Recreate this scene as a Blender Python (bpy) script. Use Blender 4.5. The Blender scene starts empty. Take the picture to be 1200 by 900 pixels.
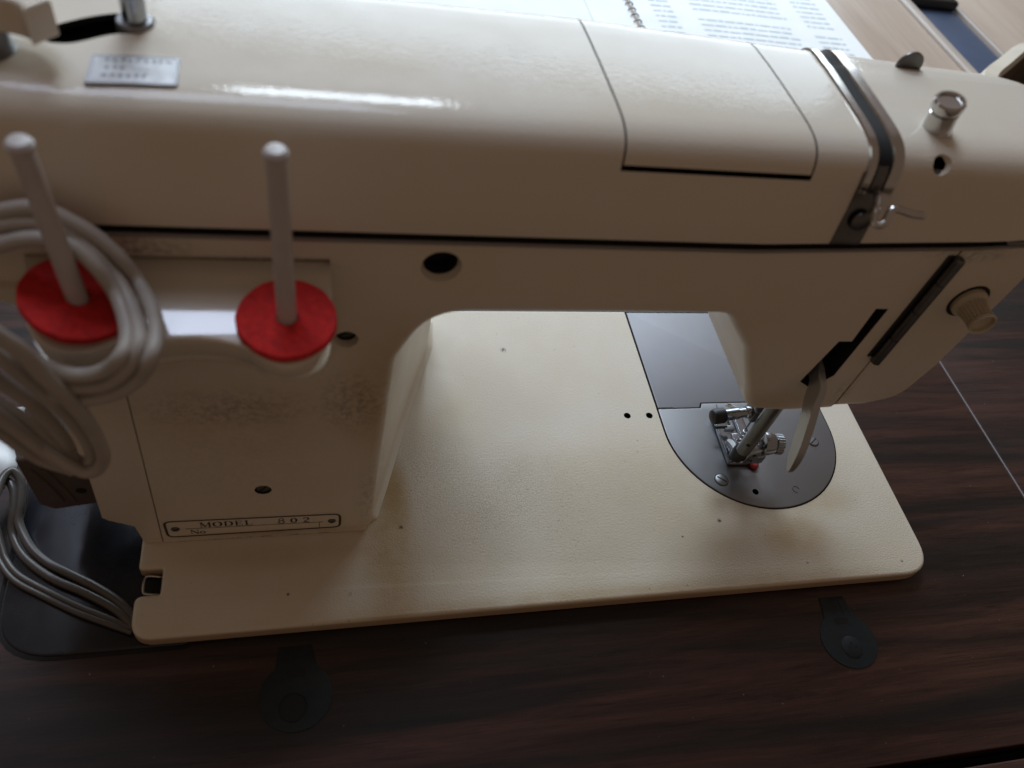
import bpy, bmesh, math, random
from mathutils import Vector, Matrix
from mathutils.bvhtree import BVHTree
random.seed(7)
SC = bpy.context.scene
COL = SC.collection
MM = 0.001          # everything below is written in millimetres

# ------------------------------------------------------------------ camera
cam = bpy.data.cameras.new("camera")
cam.sensor_width = 36.0
cam.lens = 27.52
cam.clip_start = 0.01
cam.clip_end = 50
co = bpy.data.objects.new("camera", cam)
COL.objects.link(co)
RX = Vector((0.9714499699381868, -0.15783115794496597, 0.17712786762349744))
DN = Vector((-0.015691098767030676, -0.7877138747537101, -0.6158414089195201))
FW = Vector((0.23672504161279456, 0.5954797873162846, -0.7677011642372136))
mw = Matrix.Identity(4)
for i in range(3):
    mw[i][0] = RX[i]; mw[i][1] = -DN[i]; mw[i][2] = -FW[i]
mw[0][3], mw[1][3], mw[2][3] = 0.0727, -0.1231, 0.319
co.matrix_world = mw
cam.dof.use_dof = True
cam.dof.focus_distance = 0.39
cam.dof.aperture_fstop = 11.0
SC.camera = co

# ------------------------------------------------------------------ light
world = bpy.data.worlds.new("World")
SC.world = world
world.use_nodes = True
wb = world.node_tree.nodes["Background"]
wb.inputs[0].default_value = (1.0, 0.725, 0.56, 1)
wb.inputs[1].default_value = 0.142

def area(name, loc, target, sx, sy, power, color):
    l = bpy.data.lights.new(name, 'AREA')
    l.shape = 'RECTANGLE'; l.size = sx; l.size_y = sy
    l.energy = power; l.color = color
    o = bpy.data.objects.new(name, l); COL.objects.link(o)
    o.location = loc
    d = Vector(target) - Vector(loc)
    o.rotation_euler = d.to_track_quat('-Z', 'Y').to_euler()
    return o
# the room's big window beyond the machine, and the pale ceiling patch above it
area("window_light", (0.14, 1.55, 1.70), (0.15, 0.08, 0.15), 0.56, 0.34, 15, (0.76, 0.89, 1.0))
area("lower_window_light", (0.46, 1.48, 0.50), (0.17, 0.1, 0.1), 1.4, 0.80, 15.5, (0.74, 0.885, 1.0))
area("far_wall_light", (0.5, 2.2, 1.6), (0.2, 0.1, 0.25), 3.4, 3.6, 4.8, (0.84, 0.86, 1.0))
area("ceiling_light", (-0.10, 0.55, 1.30), (0.04, 0.02, 0.15), 0.56, 0.40, 5.0, (0.66, 0.77, 1.0))
area("side_window_light", (-1.6, 0.75, 0.75), (0.0, 0.0, 0.1), 0.6, 0.7, 0.9, (0.85, 0.94, 1.0))

vs = SC.view_settings
vs.view_transform = 'Standard'; vs.look = 'None'; vs.gamma = 1; vs.exposure = 0

# ------------------------------------------------------------------ materials
class NT:
    def __init__(s, name):
        s.m = bpy.data.materials.new(name); s.m.use_nodes = True
        s.n = s.m.node_tree.nodes; s.l = s.m.node_tree.links
        s.b = s.n["Principled BSDF"]
        s.tc = s.n.new("ShaderNodeTexCoord")
    def set(s, **k):
        for a, v in k.items():
            s.b.inputs[a.replace('_', ' ')].default_value = v
    def map(s, scale, src='Object', loc=(0, 0, 0)):
        mp = s.n.new("ShaderNodeMapping")
        mp.inputs['Scale'].default_value = scale
        mp.inputs['Location'].default_value = loc
        s.l.new(s.tc.outputs[src], mp.inputs['Vector'])
        return mp.outputs[0]
    def noise(s, vec, scale, detail=4, rough=.55, dist=0):
        t = s.n.new("ShaderNodeTexNoise")
        t.inputs['Scale'].default_value = scale; t.inputs['Detail'].default_value = detail
        t.inputs['Roughness'].default_value = rough; t.inputs['Distortion'].default_value = dist
        s.l.new(vec, t.inputs['Vector'])
        return t.outputs['Fac']
    def ramp(s, fac, stops):
        r = s.n.new("ShaderNodeValToRGB")
        while len(r.color_ramp.elements) < len(stops):
            r.color_ramp.elements.new(.5)
        for e, (p, c) in zip(r.color_ramp.elements, stops):
            e.position = p
            e.color = (c, c, c, 1) if isinstance(c, (int, float)) else (*c, 1)
        s.l.new(fac, r.inputs[0])
        return r.outputs[0]
    def mix(s, fac, a, b, mode='MIX'):
        x = s.n.new("ShaderNodeMix"); x.data_type = 'RGBA'; x.blend_type = mode
        for i, v in ((0, fac), (6, a), (7, b)):
            if hasattr(v, 'node'): s.l.new(v, x.inputs[i])
            else: x.inputs[i].default_value = v if i == 0 else ((*v, 1) if len(v) == 3 else v)
        return x.outputs[2]
    def math(s, op, a, b=0.0, c=None):
        x = s.n.new("ShaderNodeMath"); x.operation = op
        for i, v in ((0, a), (1, b), (2, c)):
            if v is None: continue
            if hasattr(v, 'node'): s.l.new(v, x.inputs[i])
            else: x.inputs[i].default_value = v
        return x.outputs[0]
    def bump(s, h, strength, dist=0.0005, prev=None):
        b = s.n.new("ShaderNodeBump")
        b.inputs['Strength'].default_value = strength; b.inputs['Distance'].default_value = dist
        s.l.new(h, b.inputs['Height'])
        if prev: s.l.new(prev, b.inputs['Normal'])
        return b.outputs[0]
    def to(s, out, name): s.l.new(out, s.b.inputs[name])
    def blob(s, cx, cy, rx, ry, axes=('X', 'Y')):
        """0..1 soft spot at a place given in mm (the machine's parts share one origin)"""
        sp = s.n.new("ShaderNodeSeparateXYZ"); s.l.new(s.tc.outputs['Object'], sp.inputs[0])
        off = {'X': 180, 'Y': 90, 'Z': -8.6}
        dx = s.math('DIVIDE', s.math('SUBTRACT', sp.outputs[axes[0]], (cx-off[axes[0]])*MM), rx*MM)
        dy = s.math('DIVIDE', s.math('SUBTRACT', sp.outputs[axes[1]], (cy-off[axes[1]])*MM), ry*MM)
        d = s.math('SQRT', s.math('ADD', s.math('MULTIPLY', dx, dx), s.math('MULTIPLY', dy, dy)))
        r = s.n.new("ShaderNodeMapRange"); r.interpolation_type = 'SMOOTHSTEP'
        r.inputs[1].default_value = 1; r.inputs[2].default_value = 0.15
        s.l.new(d, r.inputs[0])
        return r.outputs[0]

def paint(name, base=(0.67, 0.605, 0.50), rough=.36, bumps=.25, stains=(), chips=(), speck=.0, speck_at=None, smudge_shade=(), edge=0, coat=.2, crough=.12, sms=520, cbump=0):
    m = NT(name)
    o = m.map((1, 1, 1))
    low = m.noise(o, 22, 4, .6)
    col = m.mix(m.ramp(low, [(.35, 0), (.7, 1)]), base, (base[0]*.97, base[1]*.94, base[2]*.88))
    for cx, cy, rx, ry, a, ax in stains:      # old yellow-brown oil stains
        f = m.math('MULTIPLY', m.blob(cx, cy, rx, ry, ax), a)
        nf = m.math('MULTIPLY', f, m.ramp(m.noise(o, 60, 5, .6), [(.3, .45), (.6, 1)]))
        col = m.mix(nf, col, (.43, .30, .14))
    for cx, cy, rx, ry, a, ax in smudge_shade:      # grey-black handling dirt, and the coil's shade painted above the spool recess
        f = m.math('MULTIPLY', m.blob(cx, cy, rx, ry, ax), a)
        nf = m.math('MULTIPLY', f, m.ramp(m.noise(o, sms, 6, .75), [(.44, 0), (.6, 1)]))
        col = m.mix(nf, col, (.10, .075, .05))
    if speck:
        sv = m.noise(m.map((1, 1, 1)), 1250, 2, .6)
        sf = m.ramp(sv, [(.31, 1), (.39, 0)])
        reg = m.ramp(m.noise(o, 34, 3, .6), [(.38, 0.02), (.62, 1)])
        sf = m.math('MULTIPLY', m.math('MULTIPLY', sf, reg), speck)
        if speck_at:
            sf = m.math('MULTIPLY', sf, m.blob(*speck_at))
        col = m.mix(sf, col, (.13, .11, .08))
        big = m.ramp(m.noise(m.map((1, 1, 1), loc=(3, 1, 2)), 420, 2, .5), [(.215, 1), (.235, 0)])
        col = m.mix(m.math('MULTIPLY', big, .65), col, (.10, .08, .06))
    for cx, cy, r in chips:
        f = m.math('MULTIPLY', m.blob(cx, cy, r, r), m.ramp(m.noise(o, 900, 3, .7), [(.4, 0), (.5, 1)]))
        col = m.mix(f, col, (.09, .075, .06))
    if edge:
        sp = m.n.new("ShaderNodeSeparateXYZ"); m.l.new(m.tc.outputs['Object'], sp.inputs[0])
        ef = m.ramp(m.math('SUBTRACT', 8.6-edge, m.math('MULTIPLY', sp.outputs['Z'], 1000.0)), [(0.0, 0), (1.0, 1)])
        col = m.mix(m.math('MULTIPLY', ef, .85), col, (.42, .28, .16))  # tan lip: aged paint plus some warm light put into the colour
    m.to(col, 'Base Color')
    rr = m.ramp(m.noise(o, 70, 4, .6), [(.3, rough-.05), (.7, rough+.09)])
    m.to(rr, 'Roughness')
    n1 = m.bump(m.noise(m.map((1, 1, 1)), 1050, 3, .55), bumps, .00022)
    n2 = m.bump(m.noise(m.map((1, 1, 1)), 45, 2, .5), .12, .0012, n1)
    m.to(n2, 'Normal')
    if cbump:
        c1 = m.bump(m.noise(m.map((1, 1, 1)), 640, 2, .5), cbump, .0004)
        c2 = m.bump(m.noise(m.map((1, 1, 1)), 2200, 2, .5), cbump*.6, .00012, c1)
        m.to(c2, 'Coat Normal')
    m.set(Coat_Weight=coat, Coat_Roughness=crough, Specular_IOR_Level=.35)
    return m.m

XZ = ('X', 'Z'); XY = ('X', 'Y')
M_COVER = paint("cream_enamel_cover", bumps=.35, rough=.6, coat=.48, crough=.03, cbump=.15)
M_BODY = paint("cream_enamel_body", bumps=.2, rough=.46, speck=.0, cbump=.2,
               stains=[(96, 100, 22, 60, .6, XZ), (50, 4, 60, 5, .7, XZ), (50, 88, 60, 34, .3, XZ), (250, 88, 40, 14, .35, XZ)],
               smudge_shade=[(42, 94, 42, 15, .42, XZ), (84, 96, 16, 26, .5, XZ), (40, 60, 50, 60, .10, XZ), (60, 160, 26, 4.5, .55, XZ), (20, 166, 26, 6, .8, XZ), (285, 172, 26, 6, .4, XZ), (93, 30, 10, 40, .3, XZ), (50, .5, 60, 1.6, .8, XZ), (279, 96, 6, 16, .3, XZ)])  # strip above the spool recess: dirt with the coil's shade painted in
M_BED = paint("cream_enamel_bed", bumps=.8, rough=.58, coat=.05, speck=.75, edge=.5, speck_at=(150, 50, 95, 62),
              stains=[(101, 34, 17, 60, .85, XY), (104, 62, 10, 30, .9, XY), (300, 26, 26, 18, .7, XY), (322, 46, 30, 14, .4, XY), (230, 60, 60, 40, .22, XY), (200, 4, 190, 7, .45, XY), (50, 34, 60, 9, .35, XY)],
              sms=1500, smudge_shade=[(150, 58, 60, 42, .4, XY), (120, 84, 26, 24, .3, XY)],
              chips=[(262, 37.2, 1.6), (170, 148, 2.2), (106.5, 43.7, 1.6), (300, 12, 1.0), (58, 16, 1), (83, 14, 1.1), (240, 30, .8), (352, 9, 1.2)])
M_SHELF = paint("cream_enamel_glossy", bumps=.04, rough=.2)
M_SHELF.node_tree.nodes["Principled BSDF"].inputs['Coat Weight'].default_value = 1.0
M_SHELF.node_tree.nodes["Principled BSDF"].inputs['Coat Roughness'].default_value = .08
M_SHELF.node_tree.nodes["Principled BSDF"].inputs['Coat IOR'].default_value = 1.75

def simple(name, col, rough=.5, metal=0, bump=0, bscale=400, coat=0, var=0, vscale=40, rv=1):
    m = NT(name)
    m.set(Base_Color=(*col, 1), Roughness=rough, Metallic=metal, Coat_Weight=coat)
    o = m.map((1, 1, 1))
    if var:
        c = m.mix(m.ramp(m.noise(o, vscale, 5, .6), [(.3, 0), (.7, 1)]), col, tuple(v*(1-var) for v in col))
        m.to(c, 'Base Color')
        m.to(m.ramp(m.noise(o, vscale*1.7, 4, .6), [(.3, max(.02, rough*(1-.2*rv))), (.7, min(1, rough*(1+.25*rv)))]), 'Roughness')
    if bump:
        m.to(m.bump(m.noise(o, bscale, 3, .6), bump, .0003), 'Normal')
    return m.m

M_CHROME = simple("polished_chrome", (.55, .53, .50), .16, 1, var=.15, vscale=120)
M_STEEL = simple("worn_satin_steel", (.285, .284, .292), .46, 1, var=.06, vscale=35, rv=.12)
M_STEEL_DK = simple("darkened_steel", (.17, .165, .16), .34, 1, var=.3, vscale=90)
M_BRIGHT = simple("bright_nickel", (.40, .42, .45), .2, 1, var=.15, vscale=200)
M_BLACK = simple("black_plastic", (.008, .008, .009), .5, 0)
M_VOID = simple("dark_inside", (.006, .0055, .005), .8, 0)
M_RED = simple("red_felt", (.74, .022, .02), .95, 0, bump=1.0, bscale=1300, var=.35, vscale=420)
M_PIN = simple("grey_white_plastic", (.50, .46, .43), .38, 0, var=.12, vscale=150)
M_KNOB = simple("beige_plastic", (.50, .42, .29), .42, 0, var=.12, vscale=90)
M_CORD = simple("grey_cord_rubber", (.42, .375, .32), .48, 0, var=.2, vscale=60, bump=.05, bscale=500)
M_CORD2 = simple("brown_grey_cable", (.10, .088, .076), .3, 0, var=.2, vscale=60)
M_BROWN = simple("dark_brown_bakelite", (.11, .085, .07), .45, 0, var=.2, vscale=60)
M_TRAY = simple("black_glossy_plastic", (.012, .013, .018), .24, 0, var=.1, vscale=40, bump=.04, bscale=300)
M_HINGE = simple("blue_black_iron", (.005, .011, .014), .6, .1, var=.25, vscale=90)
M_INK = simple("black_ink", (.02, .018, .016), .5, 0)
M_PALE_EDGE = simple("pale_laminate_edge", (.30, .27, .27), .5)  # pale strip of the table joint
M_LIP = simple("worn_grey_lip", (.30, .27, .24), .3)
M_GAPLIP = simple("brown_rubber_lip", (.05, .035, .03), .45)

def wood_dark():
    m = NT("dark_rosewood_laminate")
    v1 = m.map((2.0, 24, 8)); v2 = m.map((9, 520, 60)); v3 = m.map((4.5, 62, 30), loc=(.7, .2, 0))
    n1 = m.noise(v1, 1.5, 5, .58, .8)
    n3 = m.noise(v3, 2.0, 7, .7, .9)
    n2 = m.noise(v2, 3.2, 6, .75, .5)
    n4 = m.noise(m.map((26, 900, 60)), 2.0, 3, .6)
    base = m.ramp(n1, [(.34, (.011, .010, .010)), (.44, (.024, .015, .012)), (.55, (.060, .026, .018)), (.72, (.098, .040, .026))])
    fig = m.ramp(n3, [(.38, .42), (.5, .78), (.64, 1.02)])
    col = m.mix(1.0, base, fig, 'MULTIPLY')
    streak = m.ramp(n2, [(.36, .72), (.52, .92), (.68, 1.12)])
    col = m.mix(1.0, col, streak, 'MULTIPLY')
    pore = m.ramp(n4, [(.34, .45), (.42, 1.0)])
    col = m.mix(.8, col, m.mix(1.0, col, pore, 'MULTIPLY'))
    dust = m.ramp(m.noise(m.map((1, 1, 1)), 700, 1, .5), [(.80, 0), (.83, 1)])
    col = m.mix(dust, col, (.35, .33, .33))
    m.to(col, 'Base Color')
    m.to(m.ramp(n2, [(.3, .47), (.7, .38)]), 'Roughness')
    m.to(m.bump(n2, .25, .0003), 'Normal')
    m.set(Specular_IOR_Level=.42)
    return m.m
M_WOOD = wood_dark()

def wood_light():
    m = NT("pale_wood")
    v = m.map((18, 1.6, 18)); v2 = m.map((160, 7, 100))
    a = m.noise(v, 1.6, 4, .6, 1.0); b = m.noise(v2, 2, 4, .6)
    c = m.ramp(a, [(.3, (.47, .36, .28)), (.7, (.57, .46, .37))])
    c = m.mix(1.0, c, m.ramp(b, [(.3, .9), (.7, 1.05)]), 'MULTIPLY')
    m.to(c, 'Base Color'); m.set(Roughness=.42)
    return m.m
M_OAK = wood_light()
M_OAK2 = simple("pale_wood_trim", (.50, .42, .36), .4, var=.1, vscale=12)
M_BLUE = simple("navy_painted_metal", (.07, .10, .17), .4, 0, var=.2, vscale=12)
M_PAPER = simple("white_paper", (.93, .94, .93), .7, var=.03, vscale=20)
M_PRINT = simple("grey_blue_print", (.58, .67, .71), .7)
M_PLATE = NT("printed_foil_label")
if True:
    m = M_PLATE
    o = m.map((1, 1, 1))
    m.set(Roughness=.45, Metallic=0)
    rubbed = m.ramp(m.noise(o, 210, 5, .7), [(.42, 0), (.6, 1)])
    m.to(m.mix(rubbed, (.74, .77, .79), (.55, .56, .56)), 'Base Color')
M_PLATE = M_PLATE.m
M_CREAMCARD = simple("cream_paper_bag", (.66, .58, .46), .6, var=.15, vscale=30)
M_BAGIN = simple("brown_bag_lining", (.10, .065, .04), .8, var=.3, vscale=40)
M_FLOOR = simple("pale_floor", (.42, .34, .27), .5, var=.15, vscale=4)

# ------------------------------------------------------------------ builders
def thing(name, label, cat, base, group=None, kind=None):
    o = bpy.data.objects.new(name, None); COL.objects.link(o)
    o.empty_display_size = .01
    o.location = Vector(base)*MM
    o['label'] = label; o['category'] = cat
    if group: o['group'] = group
    o['_b'] = list(base)
    return o

def obj(name, V, F, mat, parent=None, ang=35, label=None, base=None):
    b = Vector(base) if base is not None else Vector(parent['_b'] if parent else (0, 0, 0))
    me = bpy.data.meshes.new(name)
    me.from_pydata([(Vector(v)-b)*MM for v in V], [], F)
    me.validate()
    bm = bmesh.new(); bm.from_mesh(me)
    bmesh.ops.recalc_face_normals(bm, faces=bm.faces)
    bm.to_mesh(me); bm.free()
    for p in me.polygons: p.use_smooth = True
    me.set_sharp_from_angle(angle=math.radians(ang))
    me.materials.append(mat)
    o = bpy.data.objects.new(name, me); COL.objects.link(o)
    if parent:
        o.parent = parent
        if parent.type == 'MESH' or parent.type == 'EMPTY':
            o.location = (0, 0, 0)
    else:
        o.location = b*MM
    o['_b'] = list(b)
    if label: o['label'] = label
    return o

def tag(o, label, cat, group=None, kind=None):
    if label: o['label'] = label
    if cat: o['category'] = cat
    if group: o['group'] = group
    if kind: o['kind'] = kind
    return o

def join(*ms):
    V, F = [], []
    for v, f in ms:
        k = len(V); V += list(v); F += [tuple(i+k for i in ff) for ff in f]
    return V, F

def box(x0, x1, y0, y1, z0, z1, r=0.0):
    if r <= 0:
        V = [(x, y, z) for x in (x0, x1) for y in (y0, y1) for z in (z0, z1)]
        F = [(0, 1, 3, 2), (4, 6, 7, 5), (0, 4, 5, 1), (2, 3, 7, 6), (0, 2, 6, 4), (1, 5, 7, 3)]
        return V, F
    bm = bmesh.new()
    bmesh.ops.create_cube(bm, size=1)
    for v in bm.verts:
        v.co = Vector(((x0+x1)/2+v.co.x*(x1-x0), (y0+y1)/2+v.co.y*(y1-y0), (z0+z1)/2+v.co.z*(z1-z0)))
    bmesh.ops.bevel(bm, geom=list(bm.edges), offset=r, segments=3, profile=.5, affect='EDGES')
    bm.verts.ensure_lookup_table()
    V = [tuple(v.co) for v in bm.verts]; F = [tuple(v.index for v in f.verts) for f in bm.faces]
    bm.free(); return V, F

def frame(d):
    d = Vector(d).normalized()
    a = Vector((0, 0, 1)) if abs(d.z) < .9 else Vector((1, 0, 0))
    u = d.cross(a).normalized(); return u, d.cross(u).normalized(), d

def lathe(c, d, prof, seg=28, caps=True):
    """prof: (radius, height along d)"""
    u, w, d = frame(d); c = Vector(c); V, F = [], []
    for r, h in prof:
        for k in range(seg):
            a = 2*math.pi*k/seg
            V.append(c + d*h + (u*math.cos(a)+w*math.sin(a))*r)
    for i in range(len(prof)-1):
        for k in range(seg):
            F.append((i*seg+k, i*seg+(k+1) % seg, (i+1)*seg+(k+1) % seg, (i+1)*seg+k))
    if caps:
        F.append(tuple(range(seg))); n = (len(prof)-1)*seg; F.append(tuple(n+k for k in range(seg)))
    return V, F

def smooth_path(P, n=8):
    P = [Vector(p) for p in P]; out = []
    for i in range(len(P)-1):
        p0 = P[max(i-1, 0)]; p1 = P[i]; p2 = P[i+1]; p3 = P[min(i+2, len(P)-1)]
        for k in range(n):
            t = k/n
            out.append(.5*((2*p1)+(p2-p0)*t+(2*p0-5*p1+4*p2-p3)*t*t+(3*p1-p0-3*p2+p3)*t**3))
    out.append(P[-1]); return out

def tube(P, r, seg=12, n=8, sm=True, flat=None):
    """flat=(sx, sy): elliptical section"""
    P = smooth_path(P, n) if sm else [Vector(p) for p in P]
    V, F = [], []
    t = (P[1]-P[0]).normalized(); u, w, _ = frame(t)
    R = r if callable(r) else (lambda s: r)
    for i, p in enumerate(P):
        tt = (P[min(i+1, len(P)-1)]-P[max(i-1, 0)]).normalized()
        u = (u - tt*u.dot(tt)).normalized(); w = tt.cross(u)
        rr = R(i/(len(P)-1))
        fx, fy = flat or (1, 1)
        for k in range(seg):
            a = 2*math.pi*k/seg
            V.append(p+(u*math.cos(a)*fx+w*math.sin(a)*fy)*rr)
    for i in range(len(P)-1):
        for k in range(seg):
            F.append((i*seg+k, i*seg+(k+1) % seg, (i+1)*seg+(k+1) % seg, (i+1)*seg+k))
    F.append(tuple(range(seg))); n0 = (len(P)-1)*seg; F.append(tuple(n0+k for k in range(seg)))
    return V, F

def rounded(pts, n=6):
    """pts: (x, y, r) polygon corners -> smooth outline"""
    out = []; N = len(pts)
    for i in range(N):
        p = Vector(pts[i][:2]); r = pts[i][2]
        if r <= 0: out.append(p); continue
        a = (Vector(pts[i-1][:2])-p); b = (Vector(pts[(i+1) % N][:2])-p)
        la, lb = a.length, b.length; a.normalize(); b.normalize()
        th = math.acos(max(-1, min(1, a.dot(b))))
        t = min(r/math.tan(th/2), la*.49, lb*.49)
        p0 = p+a*t; p1 = p+b*t
        for k in range(n+1):
            s = k/n
            q = (1-s)**2*p0+2*s*(1-s)*p+s*s*p1
            # blend toward a true arc
            out.append(q)
    return [(q.x, q.y) for q in out]

def inset(poly, d):
    """offset a 2D outline inwards by d (outline counter-clockwise)"""
    n = len(poly); A = sum(poly[i][0]*poly[(i+1) % n][1]-poly[(i+1) % n][0]*poly[i][1] for i in range(n))
    s = 1 if A > 0 else -1; out = []
    for i in range(n):
        p0 = Vector(poly[i-1]); p = Vector(poly[i]); p1 = Vector(poly[(i+1) % n])
        e0 = (p-p0); e1 = (p1-p)
        if e0.length < 1e-6: e0 = e1
        if e1.length < 1e-6: e1 = e0
        n0 = Vector((-e0.y, e0.x)).normalized()*s; n1 = Vector((-e1.y, e1.x)).normalized()*s
        m_ = (n0+n1)
        if m_.length < 1e-6: m_ = n0
        m_.normalize(); k = max(.45, m_.dot(n0))
        q = p+m_*(d/k); out.append((q.x, q.y))
    return out

def loft(sts, to3, capa=True, capb=True):
    """sts: list of (outline, t); to3(p, t) -> xyz"""
    n = len(sts[0][0]); V, F = [], []
    for ol, t in sts: V += [to3(p, t) for p in ol]
    for i in range(len(sts)-1):
        for k in range(n):
            F.append((i*n+k, i*n+(k+1) % n, (i+1)*n+(k+1) % n, (i+1)*n+k))
    if capa: F.append(tuple(range(n)))
    if capb: F.append(tuple((len(sts)-1)*n+k for k in range(n)))
    return V, F

def slab(poly, a, b, r, axis='z', seg=4, ra=0):
    """outline extruded from a to b, the edge at b rounded with radius r (and at a with ra)"""
    sg = 1 if b > a else -1; sts = []
    if ra:
        for k in range(seg+1):
            t = math.pi/2*(k/seg); sts.append((inset(poly, ra*(1-math.sin(t))), a+sg*ra*(1-math.cos(t))))
    else: sts.append((poly, a))
    for k in range(seg+1):
        t = math.pi/2*(k/seg)
        sts.append((inset(poly, r*(1-math.cos(t))), b-sg*r*(1-math.sin(t))))
    f = {'z': lambda p, t: (p[0], p[1], t), 'y': lambda p, t: (p[0], t, p[1]), 'x': lambda p, t: (t, p[0], p[1])}[axis]
    return loft(sts, f)

def circle(cx, cy, r, n=24, sx=1, sy=1):
    return [(cx+r*sx*math.cos(2*math.pi*k/n), cy+r*sy*math.sin(2*math.pi*k/n)) for k in range(n)]

def cut(o, cutters):
    """real holes: subtract closed meshes from o"""
    tmp = []
    for cc in cutters:
        V, F = cc[:2]; c = obj("cutter", V, F, cc[2] if len(cc) > 2 else M_VOID, base=o['_b']); c.location = o.matrix_world.translation if not o.parent else Vector(o['_b'])*MM
        md = o.modifiers.new("cut", 'BOOLEAN'); md.operation = 'DIFFERENCE'; md.solver = 'EXACT'; md.object = c; md.material_mode = 'TRANSFER'
        tmp.append(c)
    bpy.context.view_layer.update()
    dg = bpy.context.evaluated_depsgraph_get()
    me = bpy.data.meshes.new_from_object(o.evaluated_get(dg))
    o.modifiers.clear(); o.data = me
    for p in me.polygons: p.use_smooth = True
    me.set_sharp_from_angle(angle=math.radians(30))
    for c in tmp:
        bpy.data.objects.remove(c)
tmp_mat = {}

# ================================================================== SURFACES
# floor far below, seen past the table at the top right
o = obj("floor", *box(-2500, 3800, -1800, 4200, -760, -730), M_FLOOR); tag(o, "pale wooden floor far below the tables", None, kind='structure')

# sewing table: top board under and around the machine, leaf on the right, strip along the near edge
tbl = thing("sewing_table", "dark rosewood laminate sewing table under the cream sewing machine", "table", (200, 60, -730))
TZ = -8.6
obj("tabletop", *box(-430, 457.2, -77.5, 250, TZ-20, TZ, .6), M_WOOD, tbl)
obj("table_leaf", *box(458.4, 760, -77.5, 250, TZ-20, TZ, .6), M_WOOD, tbl)
obj("edge_strip", *box(457.5, 458.1, -77.5, 250, TZ-6, TZ+.1), M_PALE_EDGE, tbl, label="thin pale strip along the table joint")
obj("front_rail", *box(-430, 760, -150, -83.0, TZ-24, TZ-.5, .8), M_WOOD, tbl)
obj("apron", *box(-430, 760, -83.2, 246, TZ-60, TZ-21), M_VOID, tbl)
for lx in (-400, 730):
    for ly in (-120, 220):
        obj("leg", *box(lx-20, lx+20, ly-20, ly+20, -730, TZ-60, 2), M_WOOD, tbl)

# glossy black plate with rounded corners let into the table left of the machine
pl = rounded([(-51.5, 1.6, 24), (20, 1.6, 3), (20, 170, 8), (-51.5, 170, 17)], 8)
o = obj("cover_plate", *slab(pl, TZ-.5, TZ+.9, .8), M_TRAY, tbl, label="glossy black plate with rounded corners left of the machine")
o2 = obj("plate_rim", *loft([(inset(pl, -1.6), TZ+.05), (inset(pl, -1.6), TZ+.35), (inset(pl, -.3), TZ+.35), (inset(pl, -.3), TZ+.05)], lambda p, t: (p[0], p[1], t), False, False), M_VOID, o)

# the two dark hinge plates that carry the machine
def hinge(cx, cy, hole):
    ol = []
    for k in range(25):
        a = math.radians(125) + math.radians(290)*k/24
        ol.append((cx+14.2*math.cos(a), cy+13.6*math.sin(a)))
    ol += [(cx+6.2, -3), (cx-6.8, -3)]
    # keep outline ordered: circle then up along the tongue
    h = obj("hinge_plate", *slab(ol, TZ-.3, TZ+.35, .25), M_HINGE, tbl)
    obj("hinge_slot", *box(cx-3.6, cx+3.6, cy+7.6, cy+10.4, TZ+.3, TZ+.42), M_VOID, h)
    if hole:
        obj("hinge_hole", *lathe((cx-1, cy-4.0, TZ+.27), (0, 0, 1), [(5.0, 0), (5.0, .2)], 28), M_VOID, h)
        obj("hole_rim", *tube([(cx-1+5.4*math.cos(a*math.pi/12), cy-4.0+5.4*math.sin(a*math.pi/12), TZ+.35) for a in range(25)], .28, 6, 1), M_HINGE, h)
    else:
        obj("screw_head", *lathe((cx, cy-3.5, TZ+.3), (0, 0, 1), [(5.2, 0), (5.2, .2), (4.7, .45), (0.1, .5)], 28), M_HINGE, h)
        obj("screw_cross", *join(box(cx-2.4, cx+2.4, cy-4.0, cy-3.0, TZ+.6, TZ+.84), box(cx-.5, cx+.5, cy-5.9, cy-1.1, TZ+.6, TZ+.82)), M_VOID, h)
        obj("hinge_seam", *box(cx+2.6, cx+3.0, cy+12, -4, TZ+.3, TZ+.41), M_VOID, h)
hinge(61, -23, True)
hinge(311, -24, False)

# ---------------- background: pale desk with the open notebook
dk = thing("pale_desk", "pale wooden desk beyond the sewing machine under the open notebook", "desk", (300, 700, -730))
obj("desktop", *box(-500, 742, 330, 1150, -58, -30.5, 2), M_OAK, dk)
obj("edge_trim", *box(743, 757, 330, 1150, -58, -27.5, 3), M_OAK2, dk, label="lighter raised strip along the desk's right edge")
for lx in (-460, 700):
    for ly in (370, 1110):
        obj("leg", *box(lx-22, lx+22, ly-22, ly+22, -730, -58, 2), M_OAK, dk)

nb = thing("open_notebook", "bright white open notebook with lines of print on pale desk", "notebook", (378, 610, -30.5))
def page(x0, x1, y0, y1, hinge_x, nm):
    V, F = [], []; nx, ny = 14, 8
    for i in range(nx+1):
        x = x0+(x1-x0)*i/nx
        d = abs(x-hinge_x)/260
        z = -28.2+2.2*math.sin(min(1, d*1.3)*math.pi)*.5
        for j in range(ny+1):
            V.append((x, y0+(y1-y0)*j/ny, z))
    for i in range(nx):
        for j in range(ny):
            a = i*(ny+1)+j; F.append((a, a+1, a+ny+2, a+ny+1))
    k = len(V); V += [(x, y, -30.3) for (x, y, z) in V]
    for i in range(nx):
        for j in range(ny):
            a = k+i*(ny+1)+j; F.append((a, a+ny+1, a+ny+2, a+1))
    for i in range(nx):
        for j in (0, ny):
            a = i*(ny+1)+j; F.append((a, a+ny+1, a+ny+1+k, a+k))
    for j in range(ny):
        for i in (0, nx):
            a = i*(ny+1)+j; F.append((a, a+1, a+1+k, a+k))
    return obj(nm, V, F, M_PAPER, nb, 60)
pgR = page(380, 630, 430, 800, 378, "page")
pgL = page(126, 376, 430, 800, 378, "page")
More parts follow.
